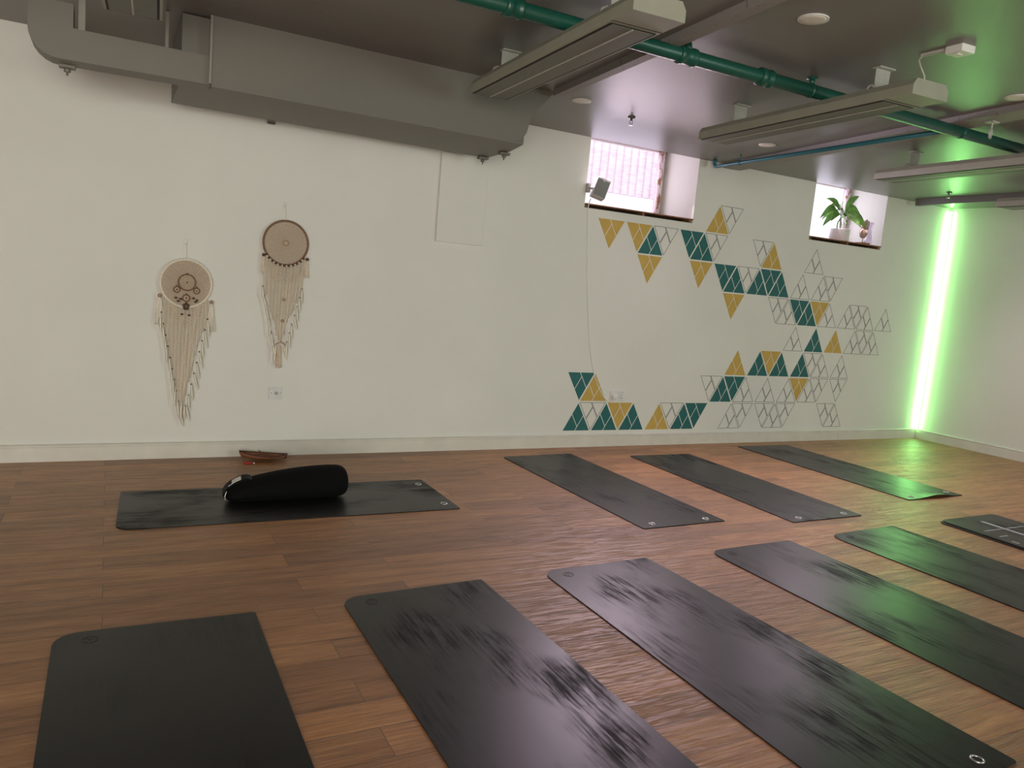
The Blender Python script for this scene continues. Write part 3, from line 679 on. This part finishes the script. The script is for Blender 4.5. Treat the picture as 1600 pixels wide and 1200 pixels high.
# ------------------------------------------------------------------ bolster on the teacher's mat
bo = empty('bolster', (0.98, -1.07, 0.006), 'black cloth bolster lying on the mat parallel to the wall', 'bolster')
def ring_mesh(stations, seg=40):
    m = MB(); rings = []
    for (x, yc, zc, ry, rz, wr, ph, tw) in stations:
        ring = []
        zc *= 0.86; rz *= 0.86; ry *= 0.95
        for k in range(seg):
            t = 2 * PI * k / seg
            q = 1 + wr * math.cos(9 * t + ph) + wr * 0.6 * math.sin(5 * t + tw)
            y = yc + ry * q * math.cos(t); z = zc + rz * q * math.sin(t)
            ring.append(m.bm.verts.new((x, y, max(z, 0.007))))
        rings.append(ring)
    for A, B in zip(rings, rings[1:]):
        for k in range(seg): m.bm.faces.new((A[k], A[(k + 1) % seg], B[(k + 1) % seg], B[k]))
    m.bm.faces.new(rings[0][::-1]); m.bm.faces.new(rings[-1]); return m
st = [(0.615, -1.08, 0.060, 0.020, 0.012, 0.0, 0, 0), (0.620, -1.08, 0.062, 0.055, 0.040, 0.05, 0, 0), (0.645, -1.08, 0.066, 0.080, 0.062, 0.06, .3, 1), (0.685, -1.08, 0.074, 0.090, 0.072, 0.06, .6, 2),
      (0.715, -1.08, 0.078, 0.092, 0.074, 0.035, .9, 2), (0.76, -1.08, 0.084, 0.102, 0.082, 0.02, 1.2, 2.5), (0.84, -1.08, 0.095, 0.112, 0.092, 0.008, 1, 3), (0.95, -1.08, 0.107, 0.122, 0.103, 0.004, 1, 3),
      (1.08, -1.08, 0.115, 0.128, 0.111, 0, 1, 3), (1.20, -1.08, 0.118, 0.129, 0.114, 0, 1, 3), (1.265, -1.08, 0.118, 0.126, 0.112, 0, 1, 3), (1.298, -1.08, 0.117, 0.115, 0.102, 0, 1, 3), (1.315, -1.08, 0.115, 0.090, 0.080, 0, 1, 3), (1.322, -1.08, 0.114, 0.05, 0.045, 0, 1, 3)]
b = ring_mesh(st).build('bolster_cover', 'black_fabric', bo, True)
sub = b.modifiers.new('sub', 'SUBSURF'); sub.levels = 1; sub.render_levels = 2
def ribbon(path, width_dir, w, t):
    m = MB(); path = smooth_path(path, 5); wd = Vector(width_dir).normalized() * w / 2; rows = []
    for i, p in enumerate(path):
        d_ = (path[min(i + 1, len(path) - 1)] - path[max(i - 1, 0)]).normalized(); n = d_.cross(wd.normalized()).normalized() * t / 2
        rows.append([m.bm.verts.new(q) for q in (p + wd + n, p - wd + n, p - wd - n, p + wd - n)])
    for A, B in zip(rows, rows[1:]):
        for k in range(4): m.bm.faces.new((A[k], A[(k + 1) % 4], B[(k + 1) % 4], B[k]))
    m.bm.faces.new(rows[0]); m.bm.faces.new(rows[-1][::-1]); return m
hp = [(0.612, -1.12, 0.045), (0.596, -1.13, 0.075), (0.616, -1.14, 0.116), (0.660, -1.14, 0.146), (0.708, -1.13, 0.160), (0.745, -1.11, 0.150), (0.762, -1.09, 0.128)]
hd = ribbon(hp, (0.1, 1, 0.35), 0.042, 0.006).build('carry_handle', 'strap', bo)
lb = [(0.622, -1.146, 0.1215), (0.642, -1.147, 0.1365), (0.663, -1.147, 0.1490), (0.690, -1.142, 0.1585)]
ribbon(lb, (0.1, 1, 0.35), 0.034, 0.003).build('cloth_label', 'label', hd)
ribbon([(0.606, -1.166, 0.040), (0.604, -1.166, 0.062), (0.612, -1.160, 0.086)], (0.2, 1, 0.1), 0.008, 0.004).build('edge_piping', 'bracket', hd)

# ------------------------------------------------------------------ wooden boat tray and lighter by the wall
bt = empty('incense_boat', (0.985, -0.15, 0.0), 'reddish boat shaped wooden tray on the floor by the baseboard', 'tray')
m = MB(); N = 22; rows = []
for i in range(N + 1):
    t = i / N; u = 2 * t - 1
    x = 0.83 + 0.32 * t; wv = 0.062 * (1 - abs(u) ** 2.2) + 0.002; lift = 0.016 * abs(u) ** 2.5 + 0.016 * (1 - t); hgt = 0.036 - 0.008 * t
    y0 = -0.13 - 0.030 * t
    row = []
    for k in range(9):
        a = PI * k / 8; yy = y0 + wv * math.cos(a); zz = lift + hgt * (1 - math.sin(a) * (0.96 if abs(u) < .98 else .3))
        row.append(m.bm.verts.new((x, yy, zz + 0.001)))
    rows.append(row)
for A, B in zip(rows, rows[1:]):
    for k in range(8): m.bm.faces.new((A[k], A[k + 1], B[k + 1], B[k]))
o = m.build('hull', 'boat', bt, True); sd = o.modifiers.new('solid', 'SOLIDIFY'); sd.thickness = 0.006; sd.offset = 0
m = MB(); m.tube([(0.83 + 0.32 * t, -0.13 - 0.030 * t + (0.062 * (1 - abs(2 * t - 1) ** 2.2) + 0.002) * sgn, 0.001 + 0.016 * abs(2 * t - 1) ** 2.5 + 0.016 * (1 - t) + 0.036 - 0.008 * t) for sgn, rng in ((1, range(0, N + 1)), (-1, range(N, -1, -1))) for t in [q / N for q in rng]], 0.005, 6, closed=True); m.build('rim', 'boat_dark', bt, True)
m = MB(); m.box((1.120, -0.157, 0.026), (0.055, 0.034, 0.026), None, 0.006); m.build('dark_tip', 'boat_dark', bt)
for k, (p, q) in enumerate((((0.93, -0.12, 0.030), (1.04, -0.155, 0.056)), ((0.955, -0.14, 0.074), (1.03, -0.15, 0.022)))):
    tag(MB().tube([p, q], 0.0028, 6).build('incense_stick', 'brass'), ('thin incense stick leaning out of the wooden boat tray', 'thin incense stick lying along the wooden boat tray')[k], 'incense stick', 'incense sticks')
lg = empty('lighter', (0.885, -0.240, 0), 'red lighter on the floor in front of the boat tray', 'lighter')
rl = Matrix.Rotation(math.radians(-18), 3, 'Z')
MB().box((0.875, -0.237, 0.008), (0.058, 0.022, 0.014), rl, 0.004).build('lighter_body', 'red', lg)
MB().box((0.911, -0.2487, 0.008), (0.016, 0.018, 0.013), rl, 0.003).build('metal_hood', 'eyelet', lg)

# ------------------------------------------------------------------ dreamcatchers
def hook(x, z, lab):
    r = empty('wall_hook', (x, 0, z), lab, 'hook', 'adhesive wall hooks')
    MB().box((x, -0.004, z), (0.020, 0.008, 0.040), None, 0.003).build('hook_plate', 'white_plastic', r)
    MB().tube([(x, -0.008, z - 0.004), (x, -0.018, z - 0.014), (x, -0.024, z - 0.008), (x, -0.024, z + 0.002)], 0.003, 6).build('hook_arm', 'white_plastic', r, True)
hook(0.453, 1.468, 'white adhesive hook holding the left dreamcatcher'); hook(1.084, 1.790, 'white adhesive hook holding the right dreamcatcher')
def circ(x, y, z, r, n=48, a0=0.0): return [(x + r * math.cos(a0 + 2 * PI * k / n), y, z + r * math.sin(a0 + 2 * PI * k / n)) for k in range(n)]
def web(x, y, z, r, rings, spokes, mat, parent, name='crochet_web', th=0.0022):
    m = MB()
    for i in range(1, rings + 1):
        rr = r * i / rings; n = max(12, int(spokes * min(1.0, 0.4 + i / rings)))
        m.tube([(px, y + 0.0012 * ((k + i) % 2), pz) for k, (px, _, pz) in enumerate(circ(x, y, z, rr, n, i * 0.13))], th, 5, closed=True)
    for k in range(spokes // 2):
        a = 4 * PI * k / spokes; m.tube([(x + r * t * math.cos(a + 0.10 * math.sin(t * 9)), y + 0.002, z + r * t * math.sin(a + 0.10 * math.sin(t * 9))) for t in (0.03, 0.25, 0.5, 0.75, 1.0)], th * 0.8, 4)
    return m.build(name, mat, parent, True)
def wrapped(x, y, z, r, rad, mat, parent, name='hoop'):
    m = MB(); n = 96
    m.tube([(x + r * math.cos(2 * PI * k / n), y, z + r * math.sin(2 * PI * k / n)) for k in range(n)], [rad * (1.0 if k % 2 else 0.86) for k in range(n)], 8, closed=True)
    return m.build(name, mat, parent, True)
def strand(m, p0, p1, r, sag=0.0, seed=0):
    rg = random.Random(seed); pts = []
    for k in range(7):
        t = k / 6; p = Vector(p0).lerp(Vector(p1), t); p.x += math.sin(t * 9 + seed) * 0.0018 + sag * math.sin(PI * t); p.y += math.cos(t * 7 + seed) * 0.0015; pts.append(p)
    m.tube(pts, r, 5)
def tassel(x, y, z, L, n, w, parent, mat='rope'):
    m = MB()
    for k in range(n):
        u = (k - (n - 1) / 2) / max(1, (n - 1) / 2)
        strand(m, (x + u * w * 0.3, y, z), (x + u * w + random.uniform(-.004, .004), y - 0.004, z - L * random.uniform(0.85, 1.0)), 0.0028, 0, k)
    m.lathe([(0.006, 0), (0.010, -0.006), (0.010, -0.02), (0.007, -0.026)], (x, y, z + 0.012), 10)
    return m.build('tassel', mat, parent, True)
def feather(p, L, ang, parent, w=0.010, mat='feather'):
    m = MB(); d_ = Vector((math.sin(ang), -0.12, -math.cos(ang))).normalized(); sd_ = Vector((math.cos(ang), 0, math.sin(ang))); n = 9; A = []; p = Vector(p)
    for k in range(n + 1):
        t = k / n; q = p + d_ * L * t; ww = w * (math.sin(PI * min(1, t * 0.93 + 0.05)) ** 0.7) * (1 - 0.25 * t)
        q = q + sd_ * 0.012 * t * t
        A.append([m.bm.verts.new(v) for v in (q + sd_ * ww, q + Vector((0, -0.0025, 0)), q - sd_ * ww, q + Vector((0, 0.0012, 0)))])
    for a, b in zip(A, A[1:]):
        for k in range(4): m.bm.faces.new((a[k], a[(k + 1) % 4], b[(k + 1) % 4], b[k]))
    m.bm.faces.new(A[0]); m.bm.faces.new(A[-1][::-1])
    m.tube([p - d_ * 0.015, p + d_ * L * 0.5], 0.0012, 5)
    return m.build('feather', mat, parent, True)
def bead(p, r, parent, mat='bead', sc=(1, 1, 1)): return MB().ball(p, r, sc).build('bead', mat, parent, True)

YD = -0.028
# --- left one: white wrapped hoop, four small brown hoops inside
d1 = empty('dreamcatcher', (0.46, -0.02, 1.448), 'left dreamcatcher with white hoop and four small brown hoops', 'dreamcatcher', 'macrame dreamcatchers')
HX, HZ, HR = 0.462, 1.200, 0.158
MB().tube([(0.453, -0.020, 1.460), (0.457, -0.026, 1.42), (0.460, YD, HZ + HR)], 0.0022, 6).build('hanging_cord', 'cream', d1)
wrapped(HX, YD, HZ, HR, 0.0085, 'cream', d1)
web(HX, YD, HZ, HR - 0.008, 24, 72, 'lace', d1)
for (x, z, r) in ((0.466, 1.207, 0.053), (0.405, 1.157, 0.019), (0.527, 1.155, 0.018), (0.464, 1.103, 0.022)):
    h_ = wrapped(x, YD - 0.010, z, r, 0.0045, 'hoop_brown', d1, 'small_hoop')
    web(x, YD - 0.010, z, r - 0.002, max(4, int(r / 0.006)), 24, 'lace', h_, 'small_web', 0.0018)
    MB().ball((x, YD - 0.014, z), 0.0055, (1, .7, 1)).build('centre_bead', 'bead', h_, True); MB().ball((x, YD - 0.012, z + r + 0.007), 0.004).build('top_bead', 'bead', h_, True)
m = MB(); m2 = MB(); n = 36
for k in range(n):
    u = (k / (n - 1)) * 2 - 1
    zt = HZ - math.sqrt(max(0, HR ** 2 - (u * 0.135) ** 2)); zt = min(zt, 1.10)
    xe = 0.462 + u * 0.120; top = (HX + u * 0.135, YD - 0.004, zt)
    zb_ = 0.26 + 0.69 * abs(u + 0.04) ** 0.85 + random.uniform(-.03, .03)
    xb = HX - 0.006 + u * 0.140 * (0.78 + 0.22 * abs(u))
    strand(m2 if k % 3 == 1 else m, (top[0], top[1] - (0.005 if k % 3 == 1 else 0), top[2]), (xb, YD - 0.002, max(zb_, 0.27)), 0.0029, 0, k)
f = m.build('fringe', 'rope', d1, True); f['kind'] = 'stuff'
f = m2.build('fringe', 'cream', d1, True); f['kind'] = 'stuff'; f['label'] = 'paler strands of the fringe'
m = MB()
for rg in range(5):
    for sgn in (-1, 1):
        m.tube([(HX + sgn * (0.115 - 0.004 * rg) * (1 - t), YD - 0.010, 1.075 - 0.020 * rg - 0.085 * t) for t in (0, .25, .5, .75, 1)], 0.0032, 5)
m.build('macrame_knots', 'rope', d1, True)
for p in ((0.400, 1.102), (0.430, 1.095), (0.508, 1.105), (0.530, 1.092), (0.415, 1.080), (0.522, 1.080), (0.440, 0.994), (0.484, 0.990)): bead((p[0], YD - 0.016, p[1]), 0.0085, d1, 'bead', (1.2, .8, .8))
m = MB()
for a in range(5): m.ball((0.464 + 0.014 * math.cos(PI / 2 + a * 2 * PI / 5), YD - 0.016, 1.048 + 0.016 * math.sin(PI / 2 + a * 2 * PI / 5)), 0.010, (1, .6, 1.2), 8)
m.build('bead_cluster', 'bead', d1, True)
for k, (sx, zz, dx) in enumerate([(s, 1.00 - 0.075 * i, 0.143 - 0.0148 * i) for i in range(9) for s in (-1, 1)]):
    bead((HX - 0.004 + sx * dx, YD - 0.010, zz - (0.03 if sx > 0 else 0)), 0.0055, d1, 'bead')
for k, (sx, zz, dx) in enumerate([(s, 0.985 - 0.072 * i, 0.146 - 0.0148 * i) for i in range(9) for s in (-1, 1)]):
    feather((HX - 0.004 + sx * dx, YD - 0.012, zz - (0.03 if sx > 0 else 0)), 0.115, sx * random.uniform(-0.10, 0.16), d1)
for x, z, L in ((0.455, 0.40, 0.15), (0.440, 0.36, 0.10), (0.475, 0.37, 0.10), (0.456, 0.31, 0.085)): feather((x, YD - 0.012, z), L, random.uniform(-.12, .12), d1)
for x, z in ((0.302, 1.110), (0.622, 1.085)):
    t_ = tassel(x, YD - 0.006, z - 0.02, 0.185, 9, 0.030, d1, 'cream')
    m = MB(); m.lathe([(0.005, -.007), (0.013, -0.005), (0.013, 0.005), (0.005, .007)], (x, YD - 0.012, z), 14, 'y'); m.build('tassel_bead', 'bead_light', t_, True)
# --- right one: brown hoop with lace
d2 = empty('dreamcatcher', (1.088, -0.02, 1.77), 'right dreamcatcher with plain brown hoop and pale lace centre', 'dreamcatcher', 'macrame dreamcatchers')
HX, HZ, HR = 1.098, 1.530, 0.152
MB().tube([(1.084, -0.020, 1.782), (1.087, -0.026, 1.74), (1.090, YD, HZ + HR)], 0.0022, 6).build('hanging_cord', 'cream', d2)
wrapped(HX, YD, HZ, HR, 0.0085, 'hoop_brown', d2)
web(HX, YD, HZ, HR - 0.008, 22, 64, 'lace', d2, 'crochet_web', 0.0020)
wrapped(HX, YD - 0.004, HZ, 0.018, 0.003, 'lace_dark', d2, 'web_centre')
m = MB(); m2 = MB(); n = 34
for k in range(n):
    u = (k / (n - 1)) * 2 - 1
    zt = HZ - math.sqrt(max(0, HR ** 2 - (u * 0.138) ** 2)) - 0.006
    zb_ = 0.800 + 0.42 * abs(u) ** 1.05 + random.uniform(-.03, .03)
    strand(m2 if k % 3 == 1 else m, (HX + u * 0.138, YD - (0.009 if k % 3 == 1 else 0.004), zt), (HX - 0.010 + u * 0.134 * (0.72 + 0.28 * abs(u)), YD - 0.002, zb_), 0.0027, 0, k + 50)
f = m.build('fringe', 'rope', d2, True); f['kind'] = 'stuff'
f = m2.build('fringe', 'cream', d2, True); f['kind'] = 'stuff'; f['label'] = 'paler strands of the fringe'
m = MB()
for rg in range(9):
    for sgn in (-1, 1):
        m.tube([(HX + sgn * (0.125 - 0.005 * rg) * (1 - t), YD - 0.010, 1.395 - 0.014 * rg - 0.035 * t * (2 - t)) for t in (0, .25, .5, .75, 1)], 0.0028, 5)
m.build('macrame_knots', 'rope', d2, True)
for k in range(11):
    a = math.radians(214 + k * 10.8); p = (HX + (HR + 0.006) * math.cos(a), YD - 0.012, HZ + (HR + 0.006) * math.sin(a)); bead(p, 0.0085, d2, 'bead')
    if k < 10:
        a += math.radians(5.4); bead((HX + (HR + 0.006) * math.cos(a), YD - 0.012, HZ + (HR + 0.006) * math.sin(a)), 0.0055, d2, 'feather')
for x, z in ((1.100, 1.135), (1.098, 0.985)): MB().tube(circ(x, YD - 0.012, z, 0.009, 14), 0.0035, 6, closed=True).build('ring_bead', 'bead_light', d2, True)
for i in range(7):
    for s in (-1, 1):
        dx = 0.136 - 0.0150 * i; zz = 1.22 - 0.064 * i
        bead((HX - 0.010 + s * dx, YD - 0.010, zz), 0.0055, d2, 'bead_light'); feather((HX - 0.010 + s * dx, YD - 0.012, zz - 0.01), 0.10, s * random.uniform(-0.10, 0.16), d2, 0.011)
for k in range(5): bead((1.062 + 0.014 * k, YD - 0.012, 0.835 - 0.008 * abs(k - 2)), 0.006, d2, 'bead_light')
tassel(1.083, YD - 0.010, 0.800, 0.155, 13, 0.020, d2, 'lace')
feather((1.062, YD - 0.012, 0.815), 0.15, -0.16, d2, 0.012); feather((1.118, YD - 0.012, 0.81), 0.105, 0.08, d2, 0.010)
for x, z in ((0.950, 1.435), (1.250, 1.430)):
    t_ = tassel(x, YD - 0.006, z - 0.02, 0.115, 7, 0.014, d2); bead((x, YD - 0.010, z), 0.012, t_, 'bead')

# ------------------------------------------------------------------ window 2: potted plant, carved hand, glass vase
ZB = W2[2] + 0.0378
pp = empty('potted_plant', (6.777, 0.085, ZB), 'green leafy plant in a white pot on the right window sill', 'plant')
pt = MB().lathe([(0.088, 0), (0.096, 0.006), (0.104, 0.118), (0.104, 0.122), (0.098, 0.122), (0.095, 0.105)], (6.777, 0.085, ZB), 32).build('pot', 'pot', pp, True)
MB().lathe([(0.094, 0), (0.06, 0.004)], (6.777, 0.085, ZB + 0.104), 20).build('soil', 'soil', pp)
base = Vector((6.765, 0.085, ZB + 0.107))
crown = Vector((6.765, 0.085, ZB + 0.235))
for k, (a, h) in enumerate(((0.3, 0.13), (2.2, 0.15), (4.2, 0.12))): MB().tube(smooth_path([base + Vector((0.02 * math.cos(a), 0.02 * math.sin(a), 0)), base + Vector((0.028 * math.cos(a), 0.02 * math.sin(a), h * .5)), crown + Vector((0, 0, -0.01 + 0.01 * k))]), 0.0065, 8).build('stem', 'stem', pp, True)
def leaf(p0, p1, w, droop, parent, tilt=0.0):
    p0, p1 = Vector(p0), Vector(p1); d_ = p1 - p0; L = d_.length; n = 14; m = MB()
    side = d_.cross(Vector((0, 0, 1))); side = side.normalized() if side.length > 1e-4 else Vector((1, 0, 0)); up = side.cross(d_).normalized()
    side = (side * math.cos(tilt) + up * math.sin(tilt)).normalized(); up = side.cross(d_).normalized(); rows = []
    for k in range(n + 1):
        t = k / n; q = p0 + d_ * t + Vector((0, 0, droop * math.sin(PI * t) - droop * 0.5 * t * t))
        s0 = max(0, (t - 0.22) / 0.78); ww = w * (math.sin(PI * s0 ** 0.75) ** 0.85 if 0 < s0 < 1 else 0) + 0.0018
        fold = up * ww * 0.28
        rows.append([m.bm.verts.new(v) for v in (q + side * ww + fold, q + side * ww * .5 + fold * .3, q, q - side * ww * .5 + fold * .3, q - side * ww + fold)])
    for A, B in zip(rows, rows[1:]):
        for j in range(4): m.bm.faces.new((A[j], A[j + 1], B[j + 1], B[j]))
    o = m.build('leaf', 'leaf', parent, True); sd = o.modifiers.new('solid', 'SOLIDIFY'); sd.thickness = 0.0016
    return o
LV = [((6.955, 0.05, 2.62), 0.052, 0.03, 1.15), ((6.575, 0.14, 2.565), 0.030, 0.05, 1.3), ((6.555, 0.06, 2.49), 0.028, 0.05, 1.25), ((6.60, 0.00, 2.445), 0.036, 0.05, 1.0), ((6.50, 0.12, 2.37), 0.034, 0.08, 1.1),
      ((6.55, 0.02, 2.33), 0.036, 0.05, 0.9), ((6.63, -0.06, 2.42), 0.050, 0.03, 0.9), ((7.03, 0.06, 2.44), 0.050, 0.06, 1.1), ((7.09, 0.14, 2.38), 0.034, 0.11, 1.2), ((7.02, -0.03, 2.325), 0.052, 0.05, 1.0),
      ((6.90, -0.07, 2.30), 0.050, 0.05, 0.9), ((6.64, 0.22, 2.36), 0.040, 0.06, 1.0), ((6.87, 0.20, 2.53), 0.040, 0.05, 1.1), ((6.70, -0.05, 2.29), 0.045, 0.04, 0.9), ((6.60, 0.16, 2.29), 0.040, 0.06, 0.9)]
for tip, w, dr, ti in LV: leaf(crown + Vector((random.uniform(-.01, .01), random.uniform(-.01, .01), random.uniform(-.02, .03))), tip, w, dr, pp, ti)

hd_ = empty('hand_sculpture', (7.095, 0.04, ZB), 'carved wooden hand with raised fingers on a stand beside the plant', 'sculpture')
hx, hy, hz = 7.095, 0.04, ZB
MB().box((hx, hy, hz + 0.008), (0.13, 0.09, 0.015), None, 0.004).build('stand_base', 'brown_wood', hd_)
MB().tube([(hx - 0.004, hy, hz + 0.014), (hx - 0.004, hy, hz + 0.055)], 0.004, 8).build('stand_rod', 'brass', hd_)
me = bpy.data.meshes.new('carved_hand'); bm = bmesh.new(); sk = bm.verts.layers.skin.verify()
def V(x, z, r, y=0.0):
    v = bm.verts.new((hx + x, hy + y, hz + z)); v[sk].radius = (r * 1.22, r * 0.85); return v
def chain(vs):
    for a, b in zip(vs, vs[1:]): bm.edges.new((a, b))
wr = V(-0.004, 0.055, 0.022); wr[sk].use_root = True
p1 = V(-0.006, 0.090, 0.038); p2 = V(-0.004, 0.125, 0.046); chain([wr, p1, p2])
for bx_, tops in ((-0.038, [(-0.036, 0.172, 0.011), (-0.034, 0.206, 0.010), (-0.028, 0.224, 0.008)]), (-0.012, [(-0.010, 0.185, 0.012), (-0.004, 0.226, 0.011), (0.000, 0.250, 0.008)]),
                  (0.014, [(0.018, 0.188, 0.012), (0.024, 0.234, 0.011), (0.020, 0.262, 0.008)]), (0.036, [(0.046, 0.178, 0.011), (0.056, 0.218, 0.010), (0.050, 0.250, 0.008)])):
    kn = V(bx_, 0.150, 0.013); bm.edges.new((p2, kn)); chain([kn] + [V(*t) for t in tops])
th1 = V(-0.052, 0.110, 0.012, -0.012); bm.edges.new((p1, th1)); chain([th1, V(-0.062, 0.138, 0.010, -0.022), V(-0.046, 0.158, 0.008, -0.028)])
bm.to_mesh(me); bm.free(); o = bpy.data.objects.new('carved_hand', me); COL.objects.link(o); me.materials.append(MAT['hand'])
o.parent = hd_; o.matrix_parent_inverse = Matrix.Translation(-Vector(hd_.location))
o.modifiers.new('skin', 'SKIN'); s2 = o.modifiers.new('sub', 'SUBSURF'); s2.levels = 2; s2.render_levels = 2
va = MB().lathe([(0.040, 0.0), (0.044, 0.004), (0.040, 0.06), (0.030, 0.12), (0.025, 0.17), (0.034, 0.215), (0.048, 0.236), (0.046, 0.236), (0.032, 0.213), (0.023, 0.17), (0.028, 0.12), (0.038, 0.06), (0.041, 0.010), (0.001, 0.008)], (7.215, 0.07, ZB + 0.0005), 28).build('glass_vase', 'vase_glass', None, True)
tag(va, 'clear glass vase at the right end of the plant window sill', 'vase')
